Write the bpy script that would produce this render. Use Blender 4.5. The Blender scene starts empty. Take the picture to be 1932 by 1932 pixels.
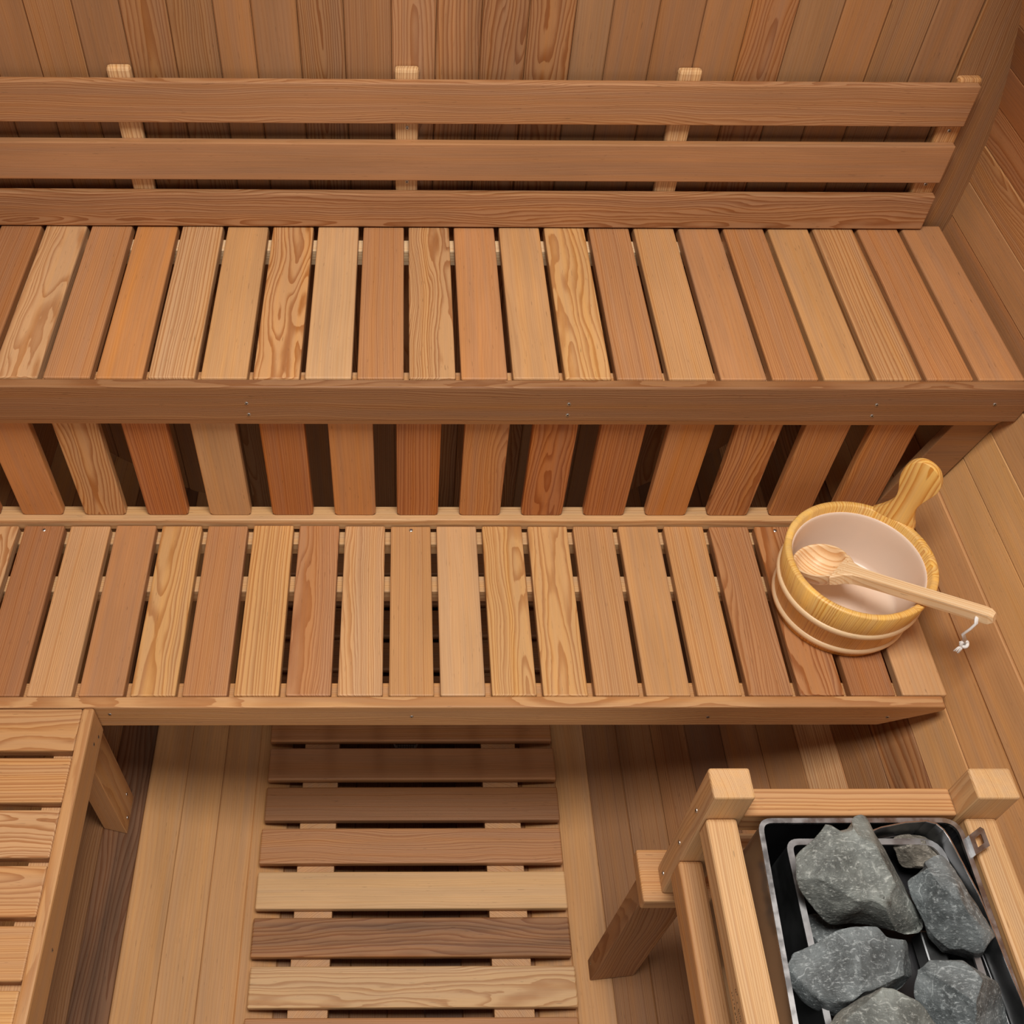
import bpy, bmesh, math, random
from mathutils import Vector, Matrix, noise
from math import sin, cos, pi, radians, sqrt, atan2

random.seed(7)
S = bpy.context.scene
COL = S.collection
V = Vector
ZC, RAD = 1.22, 1.21            # barrel axis height and inner radius


def lin(c):
    return tuple((x / 255 / 12.92) if x / 255 <= .04045 else ((x / 255 + .055) / 1.055) ** 2.4 for x in c)


# ------------------------------------------------------------------ materials
def nodes(name):
    m = bpy.data.materials.new(name)
    m.use_nodes = True
    nt = m.node_tree
    b = nt.nodes['Principled BSDF']
    return m, nt, b


class NB:
    def __init__(s, nt):
        s.nt = nt

    def n(s, t, **k):
        x = s.nt.nodes.new(t)
        for a, b in k.items():
            setattr(x, a, b)
        return x

    def l(s, a, b):
        s.nt.links.new(a, b)

    def put(s, sock, v):
        if hasattr(v, 'is_linked'):
            s.l(v, sock)
        else:
            sock.default_value = v

    def m(s, op, a, b=None, c=None, clamp=False):
        x = s.n('ShaderNodeMath', operation=op, use_clamp=clamp)
        s.put(x.inputs[0], a)
        if b is not None:
            s.put(x.inputs[1], b)
        if c is not None:
            s.put(x.inputs[2], c)
        return x.outputs[0]

    def xyz(s, a, b, c):
        x = s.n('ShaderNodeCombineXYZ')
        for i, v in enumerate((a, b, c)):
            s.put(x.inputs[i], v)
        return x.outputs[0]

    def noise(s, vec, scale=1., detail=2., rough=.5):
        x = s.n('ShaderNodeTexNoise')
        x.inputs['Scale'].default_value = scale
        x.inputs['Detail'].default_value = detail
        x.inputs['Roughness'].default_value = rough
        s.l(vec, x.inputs['Vector'])
        return x.outputs['Fac']

    def mr(s, v, a, b, c=0., d=1., t='SMOOTHSTEP'):
        x = s.n('ShaderNodeMapRange', interpolation_type=t)
        for i, q in enumerate((v, a, b, c, d)):
            s.put(x.inputs[i], q)
        return x.outputs[0]

    def mix(s, f, a, b, bt='MIX'):
        x = s.n('ShaderNodeMix', data_type='RGBA', blend_type=bt)
        s.put(x.inputs[0], f)
        s.put(x.inputs[6], a)
        s.put(x.inputs[7], b)
        return x.outputs[2]


def wood_material(name, rough=.5, spec=.3, ringtint=(.70, .55, .42)):
    m, nt, bs = nodes(name)
    k = NB(nt)
    g = k.n('ShaderNodeAttribute', attribute_name='gco')
    tn = k.n('ShaderNodeAttribute', attribute_name='tone')
    rp = k.n('ShaderNodeAttribute', attribute_name='ringp')
    sg = k.n('ShaderNodeSeparateXYZ'); k.l(g.outputs['Vector'], sg.inputs[0])
    sr = k.n('ShaderNodeSeparateXYZ'); k.l(rp.outputs['Vector'], sr.inputs[0])
    l, w, t = sg.outputs
    spacing, amp, blot = sr.outputs
    n1 = k.noise(k.xyz(k.m('MULTIPLY', l, 2.6), k.m('MULTIPLY', w, 9.), k.m('MULTIPLY', t, 9.)), 1., 1.)
    n2 = k.noise(k.xyz(k.m('MULTIPLY_ADD', l, 2.2, 57.), k.m('MULTIPLY', w, 11.), k.m('MULTIPLY', t, 11.)), 1., 2.)
    w1 = k.m('MULTIPLY_ADD', k.m('SUBTRACT', n1, .5), k.m('MULTIPLY', amp, 2.), w)
    t1 = k.m('MULTIPLY_ADD', k.m('SUBTRACT', n2, .5), k.m('MULTIPLY', amp, 2.6), t)
    d = k.m('SQRT', k.m('ADD', k.m('MULTIPLY', w1, w1), k.m('MULTIPLY', t1, t1)))
    n3 = k.noise(k.xyz(k.m('MULTIPLY', l, 16.), k.m('MULTIPLY', w, 70.), k.m('MULTIPLY', t, 70.)), 1., 2.)
    d = k.m('MULTIPLY_ADD', k.m('SUBTRACT', n3, .5), k.m('MULTIPLY_ADD', amp, .11, .0006), d)
    ph = k.m('DIVIDE', d, spacing)
    n4 = k.noise(k.xyz(k.m('MULTIPLY', ph, .55), 3.3, 7.7), 1., 1.)
    ph = k.m('MULTIPLY_ADD', n4, 2.2, ph)
    f = k.m('FRACT', ph)
    ring = k.m('MULTIPLY', k.mr(f, .30, .93), k.mr(f, .94, 1., 1., 0.))
    fib = k.noise(k.xyz(k.m('MULTIPLY', l, 11.), k.m('MULTIPLY', w, 620.), k.m('MULTIPLY', t, 620.)), 1., 2.)
    bl = k.noise(k.xyz(k.m('MULTIPLY', l, 3.2), k.m('MULTIPLY', w, 16.), k.m('MULTIPLY', t, 16.)), 1., 3.)
    st = k.noise(k.xyz(k.m('MULTIPLY', l, .9), k.m('MULTIPLY', w, 60.), k.m('MULTIPLY', t, 60.)), 1., 2.)
    c = tn.outputs['Color']
    dark = k.mix(1., c, (*ringtint, 1.), 'MULTIPLY')
    c = k.mix(k.m('MULTIPLY', ring, tn.outputs['Alpha']), c, dark)
    v = k.m('MULTIPLY_ADD', k.m('SUBTRACT', bl, .5), k.m('MULTIPLY', blot, 1.1), 1.)
    v = k.m('MULTIPLY_ADD', k.m('SUBTRACT', st, .5), k.m('MULTIPLY', blot, .9), v)
    v = k.m('MULTIPLY_ADD', k.m('SUBTRACT', fib, .5), .22, v)
    fk = k.noise(k.xyz(k.m('MULTIPLY', l, 34.), k.m('MULTIPLY', w, 420.), k.m('MULTIPLY', t, 420.)), 1., 1.)
    v = k.m('MULTIPLY_ADD', k.mr(fk, .715, .78), -.32, v)
    hs = k.n('ShaderNodeHueSaturation')
    k.l(c, hs.inputs['Color']); k.l(v, hs.inputs['Value'])
    k.l(k.m('MULTIPLY_ADD', k.m('SUBTRACT', st, .5), .22, 1.), hs.inputs['Saturation'])
    k.l(hs.outputs[0], bs.inputs['Base Color'])
    bs.inputs['Roughness'].default_value = rough
    bs.inputs['Specular IOR Level'].default_value = spec
    bp = k.n('ShaderNodeBump')
    bp.inputs['Strength'].default_value = .35
    bp.inputs['Distance'].default_value = .0006
    k.l(k.m('MULTIPLY_ADD', ring, tn.outputs['Alpha'], fib), bp.inputs['Height'])
    k.l(bp.outputs[0], bs.inputs['Normal'])
    return m


CEDAR = wood_material('cedar', .5, .3, (.66, .50, .38))
PINE = wood_material('pine', .38, .4, (.72, .48, .26))


def simple(name, col, rough=.4, metal=0., spec=.5, noise_amt=0., nscale=40.):
    m, nt, bs = nodes(name)
    bs.inputs['Base Color'].default_value = (*col, 1)
    bs.inputs['Roughness'].default_value = rough
    bs.inputs['Metallic'].default_value = metal
    bs.inputs['Specular IOR Level'].default_value = spec
    if noise_amt:
        k = NB(nt)
        tc = k.n('ShaderNodeTexCoord')
        nz = k.noise(tc.outputs['Object'], nscale, 4.)
        c = k.mix(k.mr(nz, .3, .7), (*[x * (1 - noise_amt) for x in col], 1), (*[min(1, x * (1 + noise_amt)) for x in col], 1))
        k.l(c, bs.inputs['Base Color'])
        k.l(k.mr(nz, .3, .7, rough * .8, min(1, rough * 1.25)), bs.inputs['Roughness'])
    return m


STEEL = simple('brushed_steel', (.52, .52, .53), .30, 1., .5, .04, 60)
CASE = simple('casing_steel', (.42, .41, .40), .33, 1.)
STEEL_DARK = simple('dark_steel', (.13, .135, .14), .36, .85, .5, .15, 30)
EDGE = simple('bright_steel_edge', (.86, .86, .86), .22, 1.)
BLACK = simple('black_interior', (.016, .016, .018), .3)
SHEET = simple('galvanised_sheet', (.38, .38, .39), .38, 1., .5, .12, 25)
SCREW = simple('screw_steel', (.55, .53, .50), .35, 1.)
SCREW_SLOT = simple('screw_recess', (.03, .02, .015), .7)
CORD = simple('white_cord', (.80, .78, .76), .8)
INSUL = simple('insulation', (.12, .115, .11), .95, 0, .2, .5, 120)
BURN = simple('burnt_mark', (.03, .012, .006), .8)
DRAIN = simple('white_plastic', (.72, .74, .76), .4)


def liner_material():
    m, nt, bs = nodes('milky_plastic')
    bs.inputs['Base Color'].default_value = (.97, .80, .67, 1)
    bs.inputs['Roughness'].default_value = .28
    bs.inputs['Alpha'].default_value = .70
    return m


LINER = liner_material()


def stone_material(name, base, light):
    m, nt, bs = nodes(name)
    k = NB(nt)
    tc = k.n('ShaderNodeTexCoord')
    o = tc.outputs['Object']
    a = k.noise(o, 16., 6., .65)
    b = k.noise(o, 150., 4., .7)
    mp = k.n('ShaderNodeMapping'); mp.inputs['Scale'].default_value = (110, 420, 150); mp.inputs['Rotation'].default_value = (.5, .3, .7)
    k.l(o, mp.inputs[0])
    fl = k.noise(mp.outputs[0], 1., 3., .6)
    vn = k.noise(o, 13., 3., .45)
    vein = k.m('MULTIPLY', k.mr(k.m('ABSOLUTE', k.m('SUBTRACT', vn, .5)), 0., .010, 1., 0.), k.mr(a, .45, .62))
    c = k.mix(k.mr(a, .3, .72), (*[x * .42 for x in base], 1), (*[x * 1.45 for x in base], 1))
    c = k.mix(k.m('MULTIPLY', k.mr(b, .52, .72), .55), c, (*light, 1))
    c = k.mix(k.m('MULTIPLY', k.mr(fl, .58, .74), .7), c, (*light, 1))
    c = k.mix(k.m('MULTIPLY', vein, .55), c, (*[min(1, x * 1.25) for x in light], 1))
    k.l(c, bs.inputs['Base Color'])
    bs.inputs['Roughness'].default_value = .55
    bs.inputs['Specular IOR Level'].default_value = .4
    h = k.m('ADD', k.m('MULTIPLY', a, 1.2), k.m('MULTIPLY_ADD', b, .35, k.m('MULTIPLY', fl, .35)))
    bp = k.n('ShaderNodeBump'); bp.inputs['Strength'].default_value = .8; bp.inputs['Distance'].default_value = .004
    k.l(h, bp.inputs['Height']); k.l(bp.outputs[0], bs.inputs['Normal'])
    return m


STONE = stone_material('grey_stone', (.160, .172, .160), (.50, .52, .49))
STONE_D = stone_material('dark_stone', (.122, .138, .143), (.46, .50, .51))
STONE_B = stone_material('brown_grey_stone', (.20, .18, .15), (.48, .44, .38))

# ------------------------------------------------------------------ wood tones and grain
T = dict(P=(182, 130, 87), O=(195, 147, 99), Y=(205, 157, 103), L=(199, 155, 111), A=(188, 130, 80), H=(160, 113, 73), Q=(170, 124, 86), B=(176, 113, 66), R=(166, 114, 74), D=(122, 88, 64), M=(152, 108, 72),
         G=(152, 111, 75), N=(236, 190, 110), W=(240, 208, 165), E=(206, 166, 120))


def tone(kk, j=.04):
    c = lin(T[kk] if isinstance(kk, str) else kk)
    a = 1 + random.uniform(-j, j)
    b = 1 + random.uniform(-j, j) * .5
    return (c[0] * a, c[1] * a * b, c[2] * a * b * b)


def grain(g):
    """(w0, t0, spacing, amp, contrast, blotch) for a grain type: v straight, b bold straight, f flame, p plain, w wavy, s strong flame"""
    sgn = random.choice((-1, 1))
    u = random.uniform
    return {'v': (sgn * u(.10, .20), u(.01, .03), u(.0030, .0050), .007, .55, .26),
            'b': (sgn * u(.10, .18), u(.01, .03), u(.0050, .0068), .009, .85, .26),
            'f': (sgn * u(.0, .04), u(.02, .04), u(.0045, .0070), .022, .80, .26),
            's': (sgn * u(.0, .035), u(.018, .03), u(.0045, .0065), .028, 1., .32),
            'w': (sgn * u(.05, .09), u(.01, .03), u(.0032, .0050), .022, .75, .25),
            'p': (sgn * u(.05, .2), u(.0, .03), u(.004, .008), .014, .20, .42),
            'd': (sgn * u(.02, .08), u(.01, .03), u(.006, .011), .026, .9, 1.1)}[g]


# ------------------------------------------------------------------ mesh builder
class MB:
    def __init__(s):
        s.v, s.f, s.g, s.t, s.r, s.m = [], [], [], [], [], []

    def add(s, verts, faces, loc=None, tone_=(1, 1, 1), gr=None, mi=0):
        """verts: world points; loc: their (l, w, t) board coordinates"""
        o = len(s.v)
        s.v += [tuple(p) for p in verts]
        s.f += [tuple(i + o for i in f) for f in faces]
        s.m += [mi] * len(faces)
        if loc is None:
            loc = verts
        w0, t0, sp, am, ct, bl = gr or (0, 0, .006, 0, 0, 0)
        lo = random.uniform(0, 200)
        s.g += [(q[0] + lo, q[1] - w0, q[2] + t0) for q in loc]
        s.t += [(*tone_, ct)] * len(verts)
        s.r += [(sp, am, bl)] * len(verts)

    def prism(s, poly, h, M, tn='O', gr='v', bev=.002, seg=2, along=0):
        """polygon in board (length, width) coordinates, h thick; M maps (l, w, t) to the world"""
        b = bmesh.new()
        vs = [b.verts.new((p[0], p[1], 0)) for p in poly]
        fc = b.faces.new(vs)
        fc.normal_update()
        if fc.normal.z > 0:
            fc.normal_flip()
        r = bmesh.ops.extrude_face_region(b, geom=[fc])
        for e in r['geom']:
            if isinstance(e, bmesh.types.BMVert):
                e.co.z += h
        bmesh.ops.recalc_face_normals(b, faces=b.faces)
        if bev:
            bmesh.ops.bevel(b, geom=list(b.edges), offset=bev, segments=seg, profile=.5, affect='EDGES', clamp_overlap=True)
        b.verts.index_update()
        loc = [v.co.copy() for v in b.verts]
        fs = [[v.index for v in f.verts] for f in b.faces]
        b.free()
        if M.to_3x3().determinant() < 0:
            fs = [f[::-1] for f in fs]
        ws = [M @ p for p in loc]
        if along:
            loc = [V((p.y, p.x, p.z)) for p in loc]
        s.add(ws, fs, loc, tone(tn), grain(gr) if isinstance(gr, str) else gr)

    def box(s, lo, hi, ax='x', tn='O', gr='v', bev=.002, face='z'):
        """axis-aligned board; ax: grain direction; face: axis of its thickness"""
        lo, hi = V(lo), V(hi)
        c, d = (lo + hi) / 2, hi - lo
        i = 'xyz'.index(ax)
        kx = 'xyz'.index(face)
        if kx == i:
            kx = (i + 1) % 3
        j = 3 - i - kx
        M = Matrix.Identity(4)
        for q in range(3):
            M[q][0] = 1. if q == i else 0.
            M[q][1] = 1. if q == j else 0.
            M[q][2] = 1. if q == kx else 0.
        o = c.copy()
        o[kx] = lo[kx]
        M.translation = o
        L, W = d[i] / 2, d[j] / 2
        s.prism([(-L, -W), (L, -W), (L, W), (-L, W)], d[kx], M, tn, gr, bev)

    def tube(s, pts, r, n=8, closed=False, cap=True, **kw):
        pts = [V(p) for p in pts]
        rs = r if isinstance(r, (list, tuple)) else [r] * len(pts)
        vs, fs, lc = [], [], []
        N = len(pts)
        up = None
        dist = 0
        for i, p in enumerate(pts):
            a = pts[(i - 1) % N] if (closed or i) else p
            c = pts[(i + 1) % N] if (closed or i < N - 1) else p
            d = (c - a).normalized()
            if up is None:
                up = d.orthogonal().normalized()
            up = (up - d * up.dot(d)).normalized()
            sd = d.cross(up)
            dist += (p - pts[i - 1]).length if i else 0
            for q in range(n):
                t = 2 * pi * q / n
                vs.append(p + (up * cos(t) + sd * sin(t)) * rs[i])
                lc.append((dist, cos(t) * rs[i], sin(t) * rs[i]))
        for i in range(N if closed else N - 1):
            for q in range(n):
                a, b2 = i * n + q, i * n + (q + 1) % n
                c, d2 = ((i + 1) % N) * n + (q + 1) % n, ((i + 1) % N) * n + q
                fs.append((a, b2, c, d2))
        if cap and not closed:
            fs.append(tuple(range(n))[::-1])
            fs.append(tuple((N - 1) * n + q for q in range(n)))
        s.add(vs, fs, lc, **kw)

    def lathe(s, prof, c, n=64, **kw):
        vs, fs, lc = [], [], []
        for (r, z) in prof:
            for q in range(n):
                t = 2 * pi * q / n
                vs.append((c[0] + r * cos(t), c[1] + r * sin(t), z))
                lc.append((t * .14, z, r))
        for i in range(len(prof) - 1):
            for q in range(n):
                fs.append((i * n + q, i * n + (q + 1) % n, (i + 1) * n + (q + 1) % n, (i + 1) * n + q))
        s.add(vs, fs, lc, **kw)

    def build(s, name, mat, parent=None, smooth=False):
        c = V((0, 0, 0))
        n = max(1, len(s.v))
        lo = [min(p[i] for p in s.v) for i in range(3)]
        hi = [max(p[i] for p in s.v) for i in range(3)]
        c = V(((lo[0] + hi[0]) / 2, (lo[1] + hi[1]) / 2, lo[2]))
        me = bpy.data.meshes.new(name)
        me.from_pydata([tuple(V(p) - c) for p in s.v], [], s.f)
        for nm, ty, key, data in (('gco', 'FLOAT_VECTOR', 'vector', s.g), ('tone', 'FLOAT_COLOR', 'color', s.t), ('ringp', 'FLOAT_VECTOR', 'vector', s.r)):
            a = me.attributes.new(nm, ty, 'POINT')
            a.data.foreach_set(key, [x for q in data for x in q])
        mats = mat if isinstance(mat, (list, tuple)) else [mat]
        for m in mats:
            me.materials.append(m)
        if len(mats) > 1:
            me.polygons.foreach_set('material_index', s.m)
        if smooth:
            me.polygons.foreach_set('use_smooth', [True] * len(me.polygons))
        me.update()
        o = bpy.data.objects.new(name, me)
        COL.objects.link(o)
        if parent:
            o.parent = parent
            o.location = c - wloc(parent)
        else:
            o.location = c
        return o


def wloc(o):
    p = V(o.location)
    while o.parent:
        o = o.parent
        p += V(o.location)
    return p


def thing(name, label, cat, loc, group=None):
    o = bpy.data.objects.new(name, None)
    o.empty_display_size = .05
    COL.objects.link(o)
    o.location = loc
    return tag(o, label, cat, group)


def tag(o, label, cat, group=None):
    o['label'] = label
    o['category'] = cat
    if group:
        o['group'] = group
    return o


def struct(o):
    o['kind'] = 'structure'
    return o


# screws: one head and its recess, copied (mesh data shared)
def make_screw_meshes():
    h = MB(); h.lathe([(.0001, .0012), (.003, .0012), (.0043, .0004), (.0045, -.002), (.0001, -.002)], (0, 0), 14)
    r = MB()
    for a in (0, pi / 2):
        d = V((cos(a), sin(a), 0)) * .0024; p = V((-sin(a), cos(a), 0)) * .0006; z = V((0, 0, .0014))
        r.add([d + p + z, -d + p + z, -d - p + z, d - p + z], [(0, 1, 2, 3)])
    a = h.build('screw', SCREW); b = r.build('screw_recess', SCREW_SLOT)
    ma, mb = a.data, b.data
    za, zb = a.location.z, b.location.z
    bpy.data.objects.remove(a); bpy.data.objects.remove(b)
    return ma, mb, za, zb


SM = make_screw_meshes()


def screw(part, p, n, turn=0.):
    q = V((0, 0, 1)).rotation_difference(V(n)) @ Matrix.Rotation(turn, 3, 'Z').to_quaternion()
    o = bpy.data.objects.new('screw', SM[0]); COL.objects.link(o)
    o.parent = part; o.rotation_mode = 'QUATERNION'; o.rotation_quaternion = q
    o.location = V(p) - wloc(part) + q @ V((0, 0, SM[2]))
    me = o.data
    if len(me.materials) == 1:
        me.materials.append(SCREW_SLOT)
    return o


# fold the recess into the shared screw mesh so that a screw is one mesh
def fold_screw():
    b = bmesh.new(); b.from_mesh(SM[0])
    n0 = len(b.faces)
    t = bmesh.new(); t.from_mesh(SM[1])
    off = SM[3] - SM[2]
    for f in t.faces:
        vs = [b.verts.new(v.co + V((0, 0, off))) for v in f.verts]
        g = b.faces.new(vs); g.material_index = 1
    b.to_mesh(SM[0]); b.free(); t.free()
    SM[0].materials.append(SCREW_SLOT)


fold_screw()


# ------------------------------------------------------------------ the barrel shell
def stave(mb, a0, a1, tn, gr, y0=-.12, y1=1.9775, th=.04, dr=0.):
    """one straight stave between two angles measured from straight down"""
    am = radians((a0 + a1) / 2)
    er = V((sin(am), 0, -cos(am)))            # outward
    et = V((cos(am), 0, sin(am)))             # along the circle
    hw = RAD * math.tan(radians(abs(a1 - a0)) / 2)
    ax = V((0, 0, ZC))
    r0 = RAD * cos(radians(abs(a1 - a0)) / 2) + dr
    ch = .0022
    prof = [(-hw, ch), (-hw + ch, 0), (hw - ch, 0), (hw, ch), (hw * 1.03, th), (-hw * 1.03, th)]
    vs, lc = [], []
    for y in (y0, y1):
        for (w, d) in prof:
            vs.append(ax + er * (r0 + d) + et * w + V((0, y, 0)))
            lc.append((y, w, d))
    n = len(prof)
    fs = [tuple(range(n)), tuple(range(2 * n - 1, n - 1, -1))]
    for i in range(n):
        j = (i + 1) % n
        fs.append((i, n + i, n + j, j))
    mb.add(vs, fs, lc, tone(tn), grain(gr))


right_tones = {0: ('G', 'v'), 1: ('G', 'v'), 2: ('M', 'v'), 3: ('D', 'p'), 4: ('M', 'p'), 5: ('G', 'p'), 6: ('L', 'b'), 7: ('G', 'w'),
               8: ('M', 'd'), 9: ('O', 'p'), 10: ('O', 'p'), 11: ('O', 'p'), 12: ('Y', 'p'), 13: ('Y', 'p'), 14: ('O', 'p'), 15: ('P', 'p'),
               16: ('O', 'p'), 17: ('O', 'f'), 18: ('P', 'f'), 19: ('R', 'p'), 20: ('M', 'v'), 21: ('O', 'v'), 22: ('O', 'v')}
left_tones = {0: ('O', 'p'), 1: ('O', 'p'), 2: ('D', 'd'), 3: ('G', 'w')}
fl, wr, wl = MB(), MB(), MB()
rj = lambda: random.uniform(-.0012, .0012)
for i in range(11):
    a = -22.5 + 43.7 / 11 * i
    stave(fl, a, a + 43.7 / 11, ('O', 'p') [0] if i in (0, 1, 9, 10) else random.choice('GMD'), 'p' if i in (0, 1, 9, 10) else 'v', dr=rj())
for i in range(26):
    a = 21.2 + 4.06 * i
    tn, g = right_tones.get(i, (random.choice('OPMY'), random.choice('vpw')))
    stave(fl if i < 6 else wr, a, a + 4.06, tn, g, dr=rj() - (.004 if i == 11 else 0))
la = [-22.5, -26.8, -31.0, -35.1] + [-35.1 - 4.06 * (i + 1) for i in range(22)]
for i in range(len(la) - 1):
    tn, g = left_tones.get(i, (random.choice('OPMY'), random.choice('vpw')))
    stave(fl if i < 5 else wl, la[i + 1], la[i], tn, g, dr=rj() - (.0045 if i == 1 else 0))
struct(fl.build('floor', CEDAR))
struct(wr.build('wall_right', CEDAR))
struct(wl.build('wall_left', CEDAR))

seams = [-1.25, -1.18, -1.09, -1.0, -.91, -.825, -.739, -.648, -.559, -.47, -.383, -.311, -.224, -.136, -.045, .041, .128, .218, .307, .377, .465, .552, .639, .728,
         .815, .903, .992, 1.079, 1.25]
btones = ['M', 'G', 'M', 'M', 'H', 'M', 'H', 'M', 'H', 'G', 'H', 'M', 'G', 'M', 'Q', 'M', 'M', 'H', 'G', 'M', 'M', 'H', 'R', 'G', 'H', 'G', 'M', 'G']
bgr = ['v', 'p', 'v', 'f', 'v', 'p', 'v', 'p', 'f', 'f', 'p', 'p', 's', 'v', 'f', 'd', 's', 's', 'p', 'p', 'p', 'p', 'f', 'p', 'p', 'v', 'p', 'w']
wb = MB()
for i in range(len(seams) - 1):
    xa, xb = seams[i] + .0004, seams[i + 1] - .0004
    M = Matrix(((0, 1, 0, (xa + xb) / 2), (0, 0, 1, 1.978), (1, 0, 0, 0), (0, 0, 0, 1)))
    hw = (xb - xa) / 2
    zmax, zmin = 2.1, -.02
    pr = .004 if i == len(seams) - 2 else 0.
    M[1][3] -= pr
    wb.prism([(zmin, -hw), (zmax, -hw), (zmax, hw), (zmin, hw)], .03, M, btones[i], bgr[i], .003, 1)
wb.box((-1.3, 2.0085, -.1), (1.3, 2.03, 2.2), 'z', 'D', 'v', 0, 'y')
struct(wb.build('wall_back', CEDAR))

# ------------------------------------------------------------------ backrest
br = thing('backrest', 'slatted cedar backrest of three long rails on the back wall above the upper bench', 'backrest', (0, 1.95, 1.122))
for z0, z1, x1, tn, g in ((1.373, 1.459, 1.122, 'Q', 'w'), (1.243, 1.329, 1.125, 'Q', 'p'), (1.1275, 1.210, 1.130, 'Q', 's')):
    m = MB(); m.box((-1.12, 1.938, z0), (x1, 1.957, z1), 'x', tn, g, .0025, 'y')
    m.build('back_rail', CEDAR, br)
for x0, x1 in ((-.605, -.558), (-.039, .009), (.522, .569), (1.083, 1.130)):
    m = MB(); m.box((x0, 1.957, 1.128), (x1, 1.978, 1.477 - (.012 if x0 > 1 else 0)), 'z', 'E' if x0 < 1 else 'O', 'b', .006, 'y')
    b = m.build('batten', CEDAR, br)
    for z in (1.354, 1.229):
        if x0 > -.1 and x0 < .5 or x0 > 1:
            screw(b, ((x0 + x1) / 2 + (.0 if x0 > 1 else .001), 1.957, z), (0, -1, 0))

# ------------------------------------------------------------------ upper bench
ub = thing('upper_bench', 'upper cedar sauna bench with a deep front board, below the backrest', 'bench', (0, 1.7, .998))
UP = {-4: 'Op', -3: 'Pv', -2: 'Rv', -1: 'Lf', 0: 'Pv', 1: 'Ap', 2: 'Lb', 3: 'Op', 4: 'Os', 5: 'Lp', 6: 'Pv', 7: 'Os', 8: 'Pp', 9: 'Op', 10: 'Yf', 11: 'Pv', 12: 'Ov', 13: 'Pp', 14: 'Pv',
      15: 'Op', 16: 'Ob', 17: 'Pv', 18: 'Pp'}
for i in range(-4, 19):
    x = -.71 + .1 * i
    m = MB(); m.box((x, 1.456, 1.098), (x + .0895, 1.957 + random.uniform(-.002, .002), 1.123 + random.uniform(-.0006, .0010)), 'y', UP[i][0], UP[i][1], .0035)
    m.build('seat_board', CEDAR, ub)
m = MB()
M = Matrix(((1, 0, 0, 0), (0, 0, 1, 1.432), (0, 1, 0, 0), (0, 0, 0, 1)))
m.prism([(-1.15, 1.032), (1.192, 1.032), (1.199, 1.075), (1.199, 1.122), (-1.18, 1.122)], .0225, M, 'M', 'w', .003)
fa = m.build('front_board', CEDAR, ub)
for x in (-.324, .3, .9):
    screw(fa, (x, 1.432, 1.079), (0, -1, 0), .4); screw(fa, (x + .001, 1.432, 1.049), (0, -1, 0), .9)
screw(fa, (1.13, 1.432, 1.081), (0, -1, 0))
m = MB()
M = Matrix(((1, 0, 0, 0), (0, 0, 1, 1.4548), (0, 1, 0, 0), (0, 0, 0, 1)))
m.prism([(-1.13, .999), (1.172, .999), (1.188, 1.012), (1.190, 1.0972), (-1.15, 1.0972)], .047, M, 'O', 'v', .002)
m.build('support_beam', CEDAR, ub)
m = MB(); m.box((-1.14, 1.893, 1.058), (1.175, 1.932, 1.0972), 'x', 'W', 'v', .002)
m.build('support_beam', CEDAR, ub)

# ------------------------------------------------------------------ riser screen under the upper bench
rs = thing('slatted_screen', 'screen of upright cedar slats closing the dark space between the two benches', 'screen', (0, 1.46, .69))
RI = {-2: 'Av', -1: 'Bb', 0: 'Ap', 1: 'Os', 2: 'Bb', 3: 'Op', 4: 'Bv', 5: 'Ap', 6: 'Bb', 7: 'Aw', 8: 'Bs', 9: 'Bb', 10: 'Av', 11: 'As', 12: 'Aw', 13: 'Aw'}
for i in range(-2, 14):
    x = -.8655 + .1384 * i
    m = MB()
    M = Matrix(((0, 1, 0, x + .0455), (0, 0, 1, 1.459), (1, 0, 0, 0), (0, 0, 0, 1)))
    e = .006
    m.prism([(.7062, -.0455 + e), (.7062 + e, -.0455), (.9985, -.0455), (.9985, .0455), (.7062 + e, .0455), (.7062, .0455 - e)], .022, M, RI[i][0], RI[i][1], .003)
    m.build('upright_slat', CEDAR, rs)
m = MB(); m.box((-1.02, 1.446, .672), (1.055, 1.486, .7058), 'x', 'E', 'v', .003)
m.build('bottom_rail', CEDAR, rs)
m = MB()
M = Matrix(((1, 0, 0, 0), (0, 0, 1, 1.464), (0, 1, 0, 0), (0, 0, 0, 1)))
m.prism([(1.100, .9985), (1.188, .9985), (1.140, .83), (1.09, .706), (1.018, .706)], .02, M, 'G', 'p', .002)
m.build('end_board', CEDAR, rs)

# ------------------------------------------------------------------ lower bench
lb = thing('lower_bench', 'lower cedar sauna bench in front of the slatted screen, carrying the bucket', 'bench', (0, 1.2, .615))
LO = {-3: 'Pv', -2: 'Ls', -1: 'Rv', 0: 'Lv', 1: 'Pp', 2: 'Yf', 3: 'Pv', 4: 'Yb', 5: 'Pw', 6: 'Lw', 7: 'Ov', 8: 'Lp', 9: 'Yf', 10: 'Yf', 11: 'Ov', 12: 'Op', 13: 'Ov', 14: 'Pw', 15: 'Ps', 16: 'Rv', 17: 'Lp'}
for i in range(-3, 18):
    x = -.76 + .1016 * i
    m = MB(); m.box((x, 1.0135, .665), (x + .0885, 1.4425 + random.uniform(-.001, .001), .690 + random.uniform(-.0006, .0008)), 'y', LO[i][0], LO[i][1], .0035)
    b = m.build('seat_board', CEDAR, lb)
    if i in (-1, 7, 15):
        screw(b, (x + .045, 1.4295, .6905), (0, 0, 1), .5 * i)
m = MB()
M = Matrix(((1, 0, 0, 0), (0, 0, 1, .988), (0, 1, 0, 0), (0, 0, 0, 1)))
m.prism([(-1.0, .615), (.935, .615), (1.040, .668), (1.0475, .676), (1.0475, .684), (1.043, .690), (-1.04, .690)], .0245, M, 'O', 'f', .003)
fb = m.build('front_board', CEDAR, lb)
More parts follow.
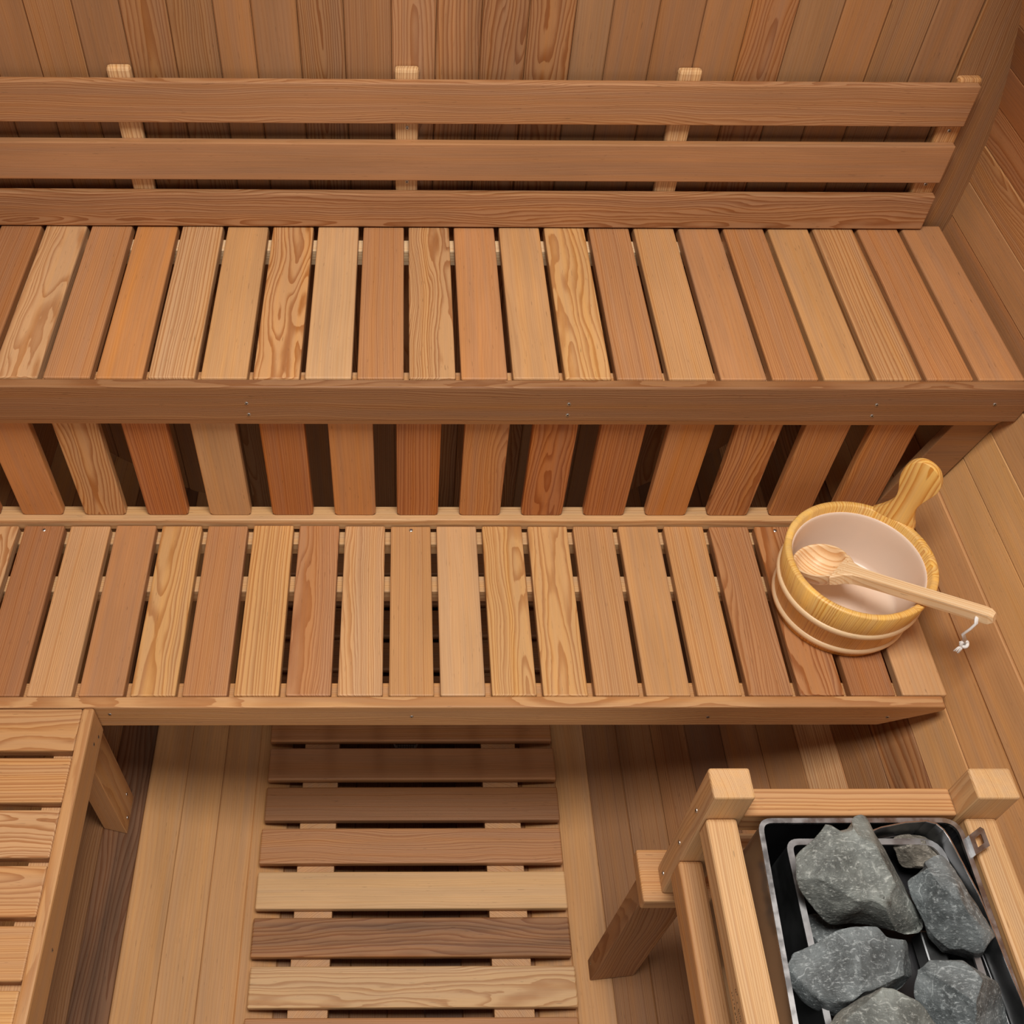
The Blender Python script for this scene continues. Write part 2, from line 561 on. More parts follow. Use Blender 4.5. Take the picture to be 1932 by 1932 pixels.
for x, z in ((-.597, .663), (-.004, .652), (.585, .649), (.944, .648)):
    screw(fb, (x, .9885, z), (0, -1, 0), x * 3)
for y0, y1, z0, tn in ((1.013, 1.057, .615, 'O'), (1.281, 1.322, .627, 'E'), (1.410, 1.4455, .628, 'E')):
    m = MB(); m.box((-1.02, y0 + .0003, z0), (1.0, y1, .6648), 'x', tn, 'v', .002); m.build('support_beam', CEDAR, lb)
for sx in (-1, 1):
    m = MB(); m.box((sx * .977 - .022, 1.06, .57), (sx * .977 + .022, 1.46, .6148), 'y', 'M', 'v', .002); m.build('end_cleat', CEDAR, lb)

# ------------------------------------------------------------------ side bench at the left
sb = thing('side_bench', 'side bench of short crosswise cedar boards meeting the lower bench at a right angle', 'bench', (-.8, .6, .2))
SD = ['Of', 'Ob', 'Ls', 'Of', 'Ov', 'Yv', 'Pv', 'Ob', 'Lv']
for k in range(9):
    yb = .986 - .1026 * k
    m = MB(); m.box((-1.06, yb - .0885, .665), (-.6432, yb, .690 + random.uniform(-.0008, .0004)), 'x', SD[k][0], SD[k][1], .0035)
    m.build('seat_board', CEDAR, sb)
m = MB()
M = Matrix(((0, 0, -1, -.620), (1, 0, 0, 0), (0, 1, 0, 0), (0, 0, 0, 1)))
m.prism([(.06, .606), (.9865, .606), (.9865, .692), (.06, .692)], .023, M, 'O', 'v', .005)
sr_ = m.build('side_rail', CEDAR, sb)
screw(sr_, (-.6205, .93, .65), (1, 0, 0)); screw(sr_, (-.6205, .955, .632), (1, 0, 0)); screw(sr_, (-.6205, .55, .64), (1, 0, 0))
for x0, x1 in ((-.687, -.6436), (-1.03, -.99)):
    m = MB(); m.box((x0, .08, .60), (x1, .984, .6648), 'y', 'L', 'v', .002); m.build('support_beam', CEDAR, sb)
for y0, y1 in ((.936, 1.026), (.10, .19)):
    m = MB()
    M = Matrix(((1, 0, 0, 0), (0, 0, 1, y0), (0, 1, 0, 0), (0, 0, 0, 1)))
    m.prism([(-.649, .199), (-.649, .6075), (-.695, .6075), (-.695, .2305)], y1 - y0, M, 'O', 'v', .002, along=1)
    lg = m.build('leg', CEDAR, sb)
    if y0 > .5:
        screw(lg, (-.6485, 1.003, .262), (1, 0, 0)); screw(lg, (-.6485, .965, .222), (1, 0, 0))

# ------------------------------------------------------------------ duckboard
db = thing('duckboard', 'cedar duckboard of crosswise slats on two runners along the floor middle', 'duckboard', (0, .8, .04))
DU = {-1: 'Pv', 0: 'Pp', 1: 'Mv', 2: 'Pw', 3: 'Ep', 4: 'Md', 5: 'Ef', 6: 'Pv', 7: 'Op', 8: 'Pv'}
for k in range(-7, 9):
    yb = 1.199 - .1046 * k
    g = DU.get(k, 'Mv')
    d = random.uniform(-.002, .002)
    m = MB(); m.box((-.357 + d, yb - .085, .079), (.356 + d, yb, .1), 'x', g[0], g[1], .0035)
    m.build('floor_slat', CEDAR, db)
for x0, x1 in ((-.270, -.183), (.177, .264)):
    m = MB()
    zz = lambda x: ZC - sqrt(RAD ** 2 - x * x) + .003
    M = Matrix(((1, 0, 0, 0), (0, 0, 1, .30), (0, 1, 0, 0), (0, 0, 0, 1)))
    m.prism([(x0, zz(x0)), (x1, zz(x1)), (x1, .0788), (x0, .0788)], 1.64, M, 'L', 'v', .0015, along=1)
    m.build('runner', CEDAR, db)
dm = MB()
dm.lathe([(.0005, .018), (.030, .018), (.034, .015), (.034, .012)], (-.014, 1.262), 32)
dr = dm.build('floor_drain', DRAIN)
tag(dr, 'small pale drain grille in the floor under the duckboard', 'drain')
gm = MB()
for i in range(-4, 5):
    h = sqrt(max(0, .029 ** 2 - (i * .0065) ** 2))
    gm.box((-.014 + i * .0065 - .001, 1.262 - h, .0178), (-.014 + i * .0065 + .001, 1.262 + h, .0188), 'y', 'D', 'v', 0)
    gm.box((-.014 - h, 1.262 + i * .0065 - .001, .0178), (-.014 + h, 1.262 + i * .0065 + .001, .0188), 'x', 'D', 'v', 0)
gm.build('grille', SHEET, dr)

# ------------------------------------------------------------------ bucket
BC = (.892, 1.233)
bk = thing('sauna_bucket', 'golden pine sauna bucket with paddle handle and milky liner, standing on the lower bench', 'bucket', (BC[0], BC[1], .691))
zb0, zb1 = .691, .851
ro = lambda z: .131 + (z - zb0) * (.1495 - .131) / (zb1 - zb0)
m = MB()
NS, SUB = 18, 5
for sI in range(NS):
    vs, lc, fs = [], [], []
    prof = [(zb0, 0), (zb1 - .003, 0), (zb1, -.003), (zb1, -.011), (zb1 - .003, -.0145), (zb0, -.0145)]
    off = random.uniform(0, .0005)
    for q in range(SUB + 1):
        a = 2 * pi * (sI + q / SUB) / NS
        for (z, d) in prof:
            r = ro(z) + d - off
            vs.append((BC[0] + r * cos(a), BC[1] + r * sin(a), z))
            lc.append((z, (q / SUB - .5) * .052, d))
    n = len(prof)
    for q in range(SUB):
        for i in range(n):
            j = (i + 1) % n
            fs.append((q * n + i, (q + 1) * n + i, (q + 1) * n + j, q * n + j))
    m.add(vs, fs, lc, tone('N', .06), grain(random.choice('vbfp')))
m.build('bucket_body', PINE, bk, True)
m = MB(); m.lathe([(.0005, .701), (ro(.7) - .014, .701), (ro(.7) - .014, .6925), (.0005, .6925)], BC, 48, tone_=tone('N'), gr=grain('p'))
m.build('bucket_bottom', PINE, bk)
for zc, rr in ((.777, .1445), (.713, .1385)):
    m = MB(); pr = []
    for q in range(9):
        a = -pi / 2 + pi * q / 8
        pr.append((ro(zc + .009 * sin(a)) - .001 + .0062 * max(0, cos(a)), zc + .009 * sin(a)))
    m.lathe(pr, BC, 72, tone_=tone('W'), gr=grain('p'))
    m.build('hoop', PINE, bk, True)
# paddle handle: one stave that runs on above the rim
az = radians(37)
nv, tv = V((sin(az), cos(az), 0)), V((cos(az), -sin(az), 0))
hp = [(-.031, -.030), (-.031, -.006), (-.026, .004), (-.0145, .020), (-.004, .042), (-.002, .062), (-.005, .082), (-.012, .105), (-.0145, .125), (-.011, .146), (-.002, .161), (.012, .169),
      (.027, .168), (.043, .160), (.054, .146), (.061, .128), (.0605, .110), (.054, .090), (.046, .068), (.043, .050), (.045, .034), (.050, .016), (.056, .004), (.059, -.006), (.059, -.030)]
hp2 = []
N = len(hp)
for i in range(N):                      # Catmull-Rom smoothing of the outline
    p0, p1, p2, p3 = [V((*hp[(i + d) % N], 0)) for d in (-1, 0, 1, 2)]
    hp2.append(p1)
    if 1 <= i < N - 3:
        for t in (.33, .66):
            hp2.append(.5 * (2 * p1 + (p2 - p0) * t + (2 * p0 - 5 * p1 + 4 * p2 - p3) * t * t + (3 * p1 - p0 - 3 * p2 + p3) * t ** 3))
b0 = V((BC[0], BC[1], zb1)) + nv * .1345
M = Matrix(((0, tv.x, nv.x, b0.x), (0, tv.y, nv.y, b0.y), (1, 0, 0, b0.z), (0, 0, 0, 1)))
m = MB(); m.prism([(p.y, p.x) for p in hp2], .0155, M, 'N', (.03, .02, .0075, .016, .9, .2), .004, 3)
m.build('handle', PINE, bk, True)
m = MB()
m.lathe([(.1320, .829), (.1326, .832), (.1316, .8338), (.1296, .8325), (.1280, .828), (.1265, .818), (.1245, .80), (.115, .722), (.110, .7125), (.10, .7105), (.06, .7105), (.0562, .712), (.0505, .712), (.047, .7105), (.0005, .7105)], BC, 72)
m.build('liner', LINER, bk, True)

# ------------------------------------------------------------------ ladle
ld = thing('sauna_ladle', 'pale wooden ladle lying across the bucket rim with its bowl inside', 'ladle', (.835, 1.266, .75))
Bc, Tt = V((.835, 1.2656, .7975)), V((1.0585, 1.0474, .9274))
A = (Tt - Bc).normalized()
Sd = A.cross(V((0, 0, 1))).normalized()
Nn = Sd.cross(A).normalized()
LM = lambda a, s, n: Bc + A * a + Sd * s + Nn * n
m = MB()
vs, lc, fs = [], [], []
NU, NVv = 40, 12
prof = []
for j in range(NVv + 1):                # outside, rim, inside
    t = pi / 2 * j / NVv
    prof.append((sin(t), -cos(t) * .050, 1.0))
prof += [(1.0, .0015, 1.0), (.975, .003, 1.0), (.93, .002, 1.0), (.90, -.001, 1.)]
for j in range(1, NVv + 1):
    t = pi / 2 * (1 - j / NVv)
    prof.append((.89 * sin(t), -cos(t) * .041, 1.0))
for (r, h, _) in prof:
    for q in range(NU):
        a = 2 * pi * q / NU
        p = (.0545 * r * cos(a), .0515 * r * sin(a), h)
        vs.append(LM(*p)); lc.append(p)
for j in range(len(prof) - 1):
    for q in range(NU):
        fs.append((j * NU + q, j * NU + (q + 1) % NU, (j + 1) * NU + (q + 1) % NU, (j + 1) * NU + q))
m.add(vs, fs, lc, tone('W', 0), (.075, .035, .0075, .006, .75, .1))
m.build('bowl', PINE, ld, True)
m = MB()
st = [(.040, .040, -.022, .0015), (.050, .032, -.024, .0025), (.060, .022, -.025, .0030), (.075, .0155, -.025, .0032), (.095, .0130, -.0255, .0032), (.14, .0118, -.026, .0030), (.24, .0115, -.026, .0028), (.318, .0115, -.026, .0025), (.329, .0108, -.025, .0018), (.337, .0075, -.021, -.003)]
vs, lc, fs = [], [], []
for (a, hw, n0, n1) in st:
    c = .0028
    for p in ((-hw + c, n0), (hw - c, n0), (hw, n0 + c), (hw, n1 - c), (hw - c, n1), (-hw + c, n1), (-hw, n1 - c), (-hw, n0 + c)):
        vs.append(LM(a, *p)); lc.append((a, *p))
n = 8
for i in range(len(st) - 1):
    for q in range(n):
        fs.append((i * n + q, i * n + (q + 1) % n, (i + 1) * n + (q + 1) % n, (i + 1) * n + q))
fs += [tuple(range(n))[::-1], tuple((len(st) - 1) * n + q for q in range(n))]
m.add(vs, fs, lc, tone('W', 0), (.06, .03, .0055, .006, .5, .1))
hd = m.build('ladle_handle', PINE, ld)
m = MB()
h0 = LM(.309, .0118, -.013)
for d in (-.0022, .0022):
    pts = [LM(.309, .004, -.012), h0 + V((.000, -.003, 0)), h0 + V((.0, -.009, -.006)), h0 + V((-.003, -.010, -.022)), h0 + V((-.010, -.010, -.040)), V((1.0365, 1.040, .842))]
    pts = [p + V((d * .7, d * .5, 0)) for p in pts]
    m.tube(pts, .0026, 8)
K = V((1.0355, 1.039, .838))
m.tube([K + V((.006 * cos(a), .003 * sin(a) * .6, .006 * sin(a))) for a in [2 * pi * q / 14 for q in range(14)]], .0034, 8, closed=True)
m.tube([K + V((.002 + .003 * cos(a), .0055 * sin(a), .004 * cos(a) - .002)) for a in [2 * pi * q / 14 for q in range(14)]], .0032, 8, closed=True)
for q in range(8):
    a = 2 * pi * q / 8
    e = V((-.010 + .005 * cos(a), -.006 + .004 * sin(a), -.016 + .003 * sin(2 * a)))
    m.tube([K + V((-.002, -.001, -.004)), K + e * .5 + V((.0015 * cos(a), 0, 0)), K + e], [.0016, .0015, .0011], 6)
m.tube([K, K + V((-.005, .002, .006)), K + V((-.009, .002, .004)), K + V((-.008, 0, -.002))], .0014, 6)
m.build('cord', CORD, ld, True)

# ------------------------------------------------------------------ heater guard
hg = thing('heater_guard', 'square-post cedar guard rail around the stone-filled heater', 'guard rail', (.67, .4, .1))
for x0, x1, y0, y1, zb in ((.443, .506, .6475, .6965, .6275), (.840, .904, .6465, .6955, .30), (.443, .506, .03, .08, .6275), (.840, .904, .03, .08, .30)):
    m = MB()
    M = Matrix(((1, 0, 0, 0), (0, 0, 1, y0), (0, 1, 0, 0), (0, 0, 0, 1)))
    z0 = zb
    poly = [(x0, z0), (x1, z0), (x1, 1.031), (x0, 1.031)]
    if x0 > .6:
        poly = [(x0, ZC - sqrt(RAD ** 2 - x0 * x0) + .004), (x1, ZC - sqrt(RAD ** 2 - x1 * x1) + .004), (x1, 1.031), (x0, 1.031)]
    m.prism(poly, y1 - y0, M, 'E' if y0 > .5 else 'O', (.07, .06, .0024, .004, .5, .25), .004, along=1)
    p = m.build('post', CEDAR, hg)
    if x0 < .6 and y0 > .5:
        for z in (.93, .80, .66):
            screw(p, (.4425, .672, z), (-1, 0, 0))
for x0, x1, z0, z1, tn, g in ((.447, .495, .905, .958, 'E', 'v'), (.849, .898, .905, .958, 'E', 'v'), (.440, .481, .714, .784, 'O', 'v'), (.849, .890, .714, .784, 'O', 'v')):
    m = MB(); m.box((x0, .0815, z0), (x1, .6473, z1), 'y', tn, g, .005)
    rl = m.build('side_rail', CEDAR, hg)
    if x0 == .447:
        dm = MB()
        for (y, z) in [(0.403, 0.942), (0.404, 0.922), (0.4, 0.942), (0.396, 0.945), (0.4, 0.923), (0.395, 0.921), (0.389, 0.923), (0.387, 0.938), (0.385, 0.921), (0.383, 0.921), (0.378, 0.939), (0.376, 0.937), (0.378, 0.919), (0.376, 0.92), (0.373, 0.938), (0.372, 0.922), (0.369, 0.939), (0.366, 0.938), (0.369, 0.921), (0.363, 0.938), (0.365, 0.923), (.357, .938), (.355, .922), (.349, .938), (.347, .921)]:
            dm.add([(.4466, y - .0009, z - .0012), (.4466, y + .0009, z - .0010), (.4466, y + .0011, z + .0010), (.4466, y - .0007, z + .0012)], [(0, 1, 2, 3)])
        dm.build('stamp_print', BURN, rl)
m = MB(); m.box((.5065, .6515, .898), (.8395, .6965, .958), 'x', 'O', 'b', .003); m.build('rear_rail', CEDAR, hg)
m = MB(); m.box((.5065, .6515, .714), (.8395, .6955, .784), 'x', 'E', 'v', .003); m.build('rear_rail', CEDAR, hg)
m = MB(); m.box((.408, .634, .588), (.8395, .729, .627), 'x', 'O', 'v', .004); m.build('cross_beam', CEDAR, hg)
m = MB()
zz = lambda x: ZC - sqrt(RAD ** 2 - x * x) + .003
for y0, y1 in ((.650, .693), (.03, .073)):
    m = MB()
    M = Matrix(((1, 0, 0, 0), (0, 0, 1, y0), (0, 1, 0, 0), (0, 0, 0, 1)))
    m.prism([(.391, zz(.391)), (.482, zz(.482)), (.502, .5875), (.413, .5875)], y1 - y0, M, 'M', 'f', .002, along=1)
    lg = m.build('leg', CEDAR, hg)
    if y0 > .5:
        screw(lg, (.393, .678, .105), (-1, 0, .08))
m = MB(); m.box((.408, .012, .588), (.8395, .10, .627), 'x', 'O', 'v', .004); m.build('cross_beam', CEDAR, hg)

for y in (.22, .53):
    m = MB(); m.box((.482, y, .592), (.862, y + .05, .6295), 'x', 'O', 'v', .003); m.build('bearer', CEDAR, hg)

# ------------------------------------------------------------------ heater
ht = thing('sauna_heater', 'steel sauna heater with an open black basket top full of stones', 'heater', (.67, .4, .63))


def rrect(pts, r, n=6):
    """rounded polygon"""
    out = []
    N = len(pts)
    for i in range(N):
        p0, p, p1 = V(pts[i - 1]), V(pts[i]), V(pts[(i + 1) % N])
        rr = r[i] if isinstance(r, (list, tuple)) else r
        a, b = (p0 - p).normalized(), (p1 - p).normalized()
        s, e = p + a * rr, p + b * rr
        for q in range(n + 1):
            t = q / n
            out.append(s * (1 - t) ** 2 + p * 2 * t * (1 - t) + e * t * t)
    return out


def offset(poly, d):
    N = len(poly)
    out = []
    for i in range(N):
        t = (V(poly[(i + 1) % N]) - V(poly[i - 1])).normalized()
        out.append(V(poly[i]) + V((-t.y, t.x)) * d)
    return out


def sheet(mb, po, pi_, z0, z1, which='all', mi=0):
    """wall between an outer and an inner outline"""
    N = len(po)
    vs = [(p.x, p.y, z) for z in (z0, z1) for p in po] + [(p.x, p.y, z) for z in (z0, z1) for p in pi_]
    fs = []
    for i in range(N):
        j = (i + 1) % N
        fs.append((i, j, N + j, N + i))
        fs.append((2 * N + j, 2 * N + i, 3 * N + i, 3 * N + j))
        fs.append((N + i, N + j, 3 * N + j, 3 * N + i))
        fs.append((j, i, 2 * N + i, 2 * N + j))
    mb.add(vs, fs, mi=mi)


cas = rrect([(.499, .12), (.832, .12), (.8355, .643), (.5245, .643)], [.02, .02, .030, .022])
z_r = .965
m = MB(); sheet(m, cas, offset(cas, .002), .63, z_r - .006); m.build('casing', CASE, ht)
m = MB(); sheet(m, offset(cas, .0021), offset(cas,   .0040), .64, z_r - .0065); m.build('inner_wall', BLACK, ht)
m = MB()
o0, o1 = offset(cas, -.0012), offset(cas, .0065)
sheet(m, o0, o1, z_r - .0058, z_r)
m.build('rim', STEEL, ht)
m = MB(); fs_ = offset(cas, .003)
m.add([(p.x, p.y, .632) for p in fs_], [tuple(range(len(fs_)))]); m.add([(p.x, p.y, .636) for p in fs_], [tuple(range(len(fs_)))[::-1]])
m.build('base_plate', STEEL_DARK, ht)
bas = rrect([(.556, .16), (.800, .16), (.806, .617), (.566, .617)], [.015, .015, .035, .020])
m = MB(); sheet(m, bas, offset(bas, .0015), .80, .944, mi=0); m.build('basket', STEEL_DARK, ht)
m = MB(); sheet(m, offset(bas, -.001), offset(bas, .0085), .9445, .949); m.build('basket_rim', SHEET, ht)
m = MB(); ip = offset(bas, .003)
m.add([(p.x, p.y, .872) for p in ip] + [(p.x, p.y, .865) for p in ip], [tuple(range(len(ip))), tuple(range(2 * len(ip) - 1, len(ip) - 1, -1))] + [(i + len(ip), (i + 1) % len(ip) + len(ip), (i + 1) % len(ip), i) for i in range(len(ip))])
m.build('basket_floor', BLACK, ht)
# thin bent steel strips between the basket and the casing
for zt, dx, dz, mt, nm in ((.976, 0., .05, STEEL_DARK, 'deflector_strip'), (.978, 0., .0019, EDGE, 'strip_edge'), (.930, -.003, .03, SHEET, 'deflector_strip'), (.905, -.006, .03, SHEET, 'deflector_strip')):
    base = [(.605, .594), (.66, .609), (.7055, .625), (.745, .6325), (.777, .6345), (.792, .630), (.80, .621), (.8045, .608), (.8075, .592), (.8195, .520), (.8265, .377), (.8268, .25), (.826, .15)]
    m = MB()
    pts = [V((x + dx, y + dx * .9)) for x, y in base]
    vs = []
    off2 = []
    for i, p in enumerate(pts):
        t = (pts[min(i + 1, len(pts) - 1)] - pts[max(i - 1, 0)]).normalized()
        off2.append(p + V((-t.y, t.x)) * -.0017)
    n = len(pts)
    vs = [(p.x, p.y, zt) for p in pts] + [(p.x, p.y, zt) for p in off2] + [(p.x, p.y, zt - dz) for p in pts] + [(p.x, p.y, zt - dz) for p in off2]
    fs = []
    for i in range(n - 1):
        fs += [(i, i + 1, n + i + 1, n + i), (i, 2 * n + i, 2 * n + i + 1, i + 1), (n + i, n + i + 1, 3 * n + i + 1, 3 * n + i), (2 * n + i, 3 * n + i, 3 * n + i + 1, 2 * n + i + 1)]
    m.add(vs, fs)
    m.build(nm, mt, ht)
for y in (.558, .510):
    m = MB()
    m.tube([(.5275 - (.6 - y) * .05 + .002, y + .010, .925), (.532 - (.6 - y) * .05, y + .007, .934), (.534 - (.6 - y) * .05, y - .004, .934), (.530 - (.6 - y) * .05, y - .009, .925)], .0013, 6)
    m.build('wire_hook', SHEET, ht, True)
# bracket hooked over the right-hand guard rail
m = MB()
bo = [(.836, .612), (.858, .6255), (.8625, .622), (.8625, .596), (.836, .582)]
bi = [(.8435, .6075), (.8545, .6142), (.8555, .613), (.8555, .6005), (.8435, .5935)]
n = 5
vs = [(x, y, z) for z in (.9725, .975) for x, y in bo] + [(x, y, z) for z in (.9725, .975) for x, y in bi]
fs = []
for i in range(n):
    j = (i + 1) % n
    fs += [(i, n + i, n + j, j), (2 * n + i, 2 * n + j, 3 * n + j, 3 * n + i), (n + i, 3 * n + i, 3 * n + j, n + j), (i, j, 2 * n + j, 2 * n + i)]
m.add(vs, fs)
m.add([(.8358, .612, .9725), (.8358, .582, .9725), (.8358, .582, .93), (.8358, .612, .93), (.8372, .612, .9725), (.8372, .582, .9725), (.8372, .582, .93), (.8372, .612, .93)],
      [(0, 1, 2, 3), (7, 6, 5, 4), (0, 4, 5, 1), (1, 5, 6, 2), (2, 6, 7, 3), (3, 7, 4, 0)])
m.build('bracket', STEEL, ht)
m = MB()
random.seed(5)
pts = [(.5035 - i * .0004 + random.uniform(-.002, .002), .598 - i * .0075, .905 + random.uniform(-.004, .004) - i * .0004) for i in range(15)]
m.tube(pts, [random.uniform(.002, .005) for _ in pts], 7)
m.build('insulation_strip', INSUL, ht, True)
m = MB(); m.box((.745, .446, .88), (.7765, .492, .915), 'y', 'D', 'p', .003); m.build('heating_element', STEEL_DARK, ht)
# ------------------------------------------------------------------ stones
UR, UU, UF = V((0.99993, -0.00659, 0.0097)), V((-0.00111, 0.77016, 0.63785)), V((0.01167, 0.63781, -0.77010))
ROCKS = [
    ('A', 'largest grey stone, broad and ridged, at the rear of the heater basket', STONE, [0.646, 0.541, 0.99], .046, 0, [(-0.099, 0.009), (-0.094, 0.033), (-0.064, 0.055), (-0.053, 0.064), (-0.048, 0.074), (-0.037, 0.075), (-0.024, 0.067), (-0.009, 0.068), (0.007, 0.083), (0.02, 0.084), (0.031, 0.077), (0.033, 0.064), (0.046, 0.04), (0.062, 0.011), (0.077, -0.015), (0.086, -0.035), (0.099, -0.079), (0.09, -0.083), (0.077, -0.083), (0.051, -0.074), (0.011, -0.072), (-0.044, -0.072), (-0.077, -0.059), (-0.092, -0.044), (-0.099, -0.02)]),
    ('B', 'small brownish grey stone behind the largest stone, against the rear of the basket', STONE_B, [0.78, 0.603, 0.93], .026, 0, [(-0.051, 0.022), (-0.025, 0.027), (0.007, 0.022), (0.026, 0.013), (0.045, 0.006), (0.044, -0.005), (0.033, -0.01), (0.012, -0.019), (-0.025, -0.026), (-0.035, -0.015), (-0.046, 0.009)]),
    ('C', 'tall narrow grey stone between the largest stone and the bracketed guard rail', STONE_D, [0.770, 0.496, 0.978], .036, 0, [(-0.034, 0.07), (-0.004, 0.078), (0.005, 0.067), (0.016, 0.05), (0.026, 0.03), (0.035, 0.007), (0.046, -0.007), (0.056, -0.03), (0.05, -0.057), (0.046, -0.07), (0.039, -0.078), (0.018, -0.07), (-0.008, -0.063), (-0.032, -0.039), (-0.041, -0.013), (-0.052, 0.017), (-0.056, 0.03), (-0.043, 0.048), (-0.032, 0.065)]),
    ('D', 'blocky blue-grey stone directly in front of the largest stone', STONE_D, [0.611, 0.419, 0.97], .042, 0, [(-0.092, -0.004), (-0.083, 0.009), (-0.045, 0.03), (-0.02, 0.051), (0.005, 0.058), (0.035, 0.058), (0.05, 0.043), (0.081, 0.034), (0.087, 0.026), (0.085, 0.009), (0.092, -0.004), (0.09, -0.02), (0.079, -0.037), (0.06, -0.045), (0.039, -0.055), (0.01, -0.06), (-0.024, -0.060), (-0.054, -0.058), (-0.075, -0.044), (-0.087, -0.025)]),
    ('E', 'grey stone cut off by the frame, in front of the blocky blue-grey one', STONE, [0.614, 0.342, 0.992], .036, .012, [(-0.073, 0.003), (-0.053, 0.023), (-0.022, 0.037), (0.004, 0.051), (0.018, 0.053), (0.034, 0.045), (0.054, 0.033), (0.064, 0.019), (0.072, 0.003), (0.064, -0.034), (0.008, -0.054), (-0.043, -0.046), (-0.071, -0.023)]),
    ('F', 'rounded mottled grey stone directly in front of the tall narrow stone', STONE_D, [0.75, 0.37, 0.975], .040, 0, [(-0.068, 0.013), (-0.062, 0.038), (-0.044, 0.058), (-0.017, 0.061), (-0.0, 0.061), (0.02, 0.046), (0.047, 0.028), (0.053, 0.009), (0.060, -0.009), (0.062, -0.034), (0.049, -0.057), (-0.013, -0.061), (-0.048, -0.032), (-0.06, -0.011)]),
    ('G', 'small blackish stone deep in the gap below the largest stone', STONE_D, [0.610, 0.494, 0.893], .018, 0, [(-0.034, 0.019), (-0.011, 0.026), (0.017, 0.022), (0.036, 0.003), (0.028, -0.018), (-0.011, -0.026), (-0.030, -0.018), (-0.035, 0.005)]),
]


def rho(poly, th):
    """distance from the origin to the outline in direction th"""
    d = (cos(th), sin(th))
    best = .01
    n = len(poly)
    for i in range(n):
        (x1, y1), (x2, y2) = poly[i], poly[(i + 1) % n]
        ex, ey = x2 - x1, y2 - y1
        den = d[0] * ey - d[1] * ex
        if abs(den) < 1e-9:
            continue
        t = (x1 * ey - y1 * ex) / den
        s = (x1 * d[1] - y1 * d[0]) / den
        if t > 0 and -1e-6 <= s <= 1 + 1e-6:
            best = max(best, t)
    return best


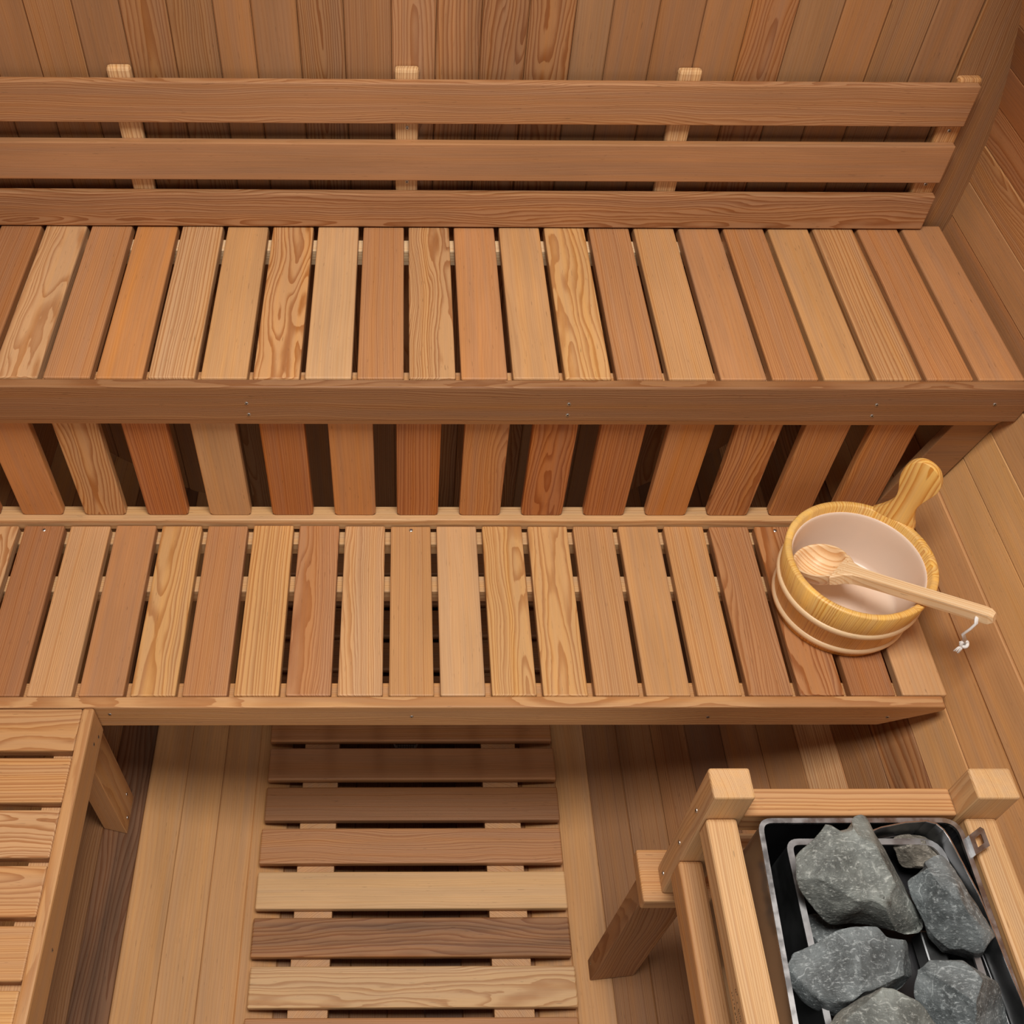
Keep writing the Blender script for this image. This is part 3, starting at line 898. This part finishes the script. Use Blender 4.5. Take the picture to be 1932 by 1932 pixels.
def make_rock(key, label, mat, c, th, lift, poly, seed):
    rnd = random.Random(seed)
    b = bmesh.new()
    bmesh.ops.create_icosphere(b, subdivisions=6, radius=1.)
    tab = [rho(poly, 2 * pi * i / 360) for i in range(360)]
    for v in b.verts:
        x, y, z = v.co
        a = atan2(y, x) % (2 * pi) / (2 * pi) * 360
        i = int(a) % 360
        r = tab[i] * (1 - a % 1) + tab[(i + 1) % 360] * (a % 1)
        q = sqrt(max(0, 1 - z * z)) ** .62
        v.co = (r * q * cos(a / 180 * pi), r * q * sin(a / 180 * pi), math.copysign(abs(z) ** .85, z) * th)
    # broken facets: push what lies beyond a few planes back onto them
    size = max(abs(p[0]) for p in poly)
    for kf in range(18):
        nx, ny, nz = rnd.uniform(-1.3, 1.3), rnd.uniform(-1.3, 1.3), rnd.uniform(.4, 1.3) * (1 if kf < 14 else -1)
        nrm = V((nx * th / size * 2.1, ny * th / size * 2.1, nz)).normalized()
        sup = max(v.co.dot(nrm) for v in b.verts)
        lim = sup * rnd.uniform(.60, .88)
        for v in b.verts:
            e = v.co.dot(nrm) - lim
            if e > 0:
                v.co -= nrm * e * .985
    # bring the broken shape back out to its outline
    NB_ = 72
    new = [1e-4] * NB_
    for v in b.verts:
        k2 = int((atan2(v.co.y, v.co.x) % (2 * pi)) / (2 * pi) * NB_) % NB_
        new[k2] = max(new[k2], sqrt(v.co.x ** 2 + v.co.y ** 2))
    fac = [min(1.7, tab[int((i + .5) * 360 / NB_)] / new[i]) for i in range(NB_)]
    for _ in range(2):
        fac = [(fac[i - 1] + 2 * fac[i] + fac[(i + 1) % NB_]) / 4 for i in range(NB_)]
    for v in b.verts:
        a = (atan2(v.co.y, v.co.x) % (2 * pi)) / (2 * pi) * NB_ - .5
        i = int(math.floor(a))
        f = fac[i % NB_] * (1 - (a - i)) + fac[(i + 1) % NB_] * (a - i)
        v.co.x *= f; v.co.y *= f
    off = V((seed * 3.1, seed * 1.7, 0))
    for v in b.verts:
        n1 = noise.fractal(v.co * 30 + off, 1., 2.1, 4)
        n2 = noise.noise(v.co * 14 + off)
        rdg = abs(noise.noise(v.co * 22 + off * 2))
        v.co += v.co.normalized() * (n1 * .0018 + n2 * .0018 - rdg * .0022 + .0008)
    Mx = Matrix((UR, UU, -UF)).transposed()
    for v in b.verts:
        v.co = Mx @ v.co
    me = bpy.data.meshes.new('sauna_stone')
    b.to_mesh(me); b.free()
    me.materials.append(mat)
    me.polygons.foreach_set('use_smooth', [True] * len(me.polygons))
    o = bpy.data.objects.new('sauna_stone', me)
    COL.objects.link(o)
    o.location = V(c) - UF * lift
    tag(o, label, 'stone', 'stones in the heater basket')
    return o


for i, (k_, lab, mt, c, th, lf, poly) in enumerate(ROCKS):
    make_rock(k_, lab, mt, c, th, lf, poly, i + 11)

# ------------------------------------------------------------------ camera
cam = bpy.data.cameras.new('camera')
co = bpy.data.objects.new('camera', cam)
COL.objects.link(co)
Mx = Matrix((UR, UU, -UF)).transposed().to_4x4()
Mx.translation = V((-.02, 0, 2.48))
co.matrix_world = Mx
cam.sensor_width = 36
cam.lens = 1943.19 / 1932 * 36
cam.shift_x = (966 - 784.5) / 1932
cam.clip_start = .02
S.camera = co

# ------------------------------------------------------------------ light
def area(name, loc, target, sx, sy, power, col=(1, 1, 1)):
    d = bpy.data.lights.new(name, 'AREA')
    d.shape = 'RECTANGLE'
    d.size, d.size_y, d.energy, d.color = sx, sy, power, col
    o = bpy.data.objects.new(name, d)
    COL.objects.link(o)
    o.location = loc
    o.rotation_euler = (V(target) - V(loc)).to_track_quat('-Z', 'Y').to_euler()
    return o


area('ceiling_light', (.1, .58, 3.6), (.05, .9, .5), 1.1, .9, 84, (1., .95, .88))
area('doorway_light', (.1, -1.3, 1.25), (0, 1.2, .75), 1.5, 1.6, 9.5, (1., .97, .93))
w = bpy.data.worlds.new('world')
S.world = w
w.use_nodes = True
bg = w.node_tree.nodes['Background']
bg.inputs[0].default_value = (1., .96, .92, 1)
bg.inputs[1].default_value = .16
S.view_settings.view_transform = 'Standard'
S.view_settings.look = 'None'
S.view_settings.gamma = 1
S.view_settings.exposure = 0.
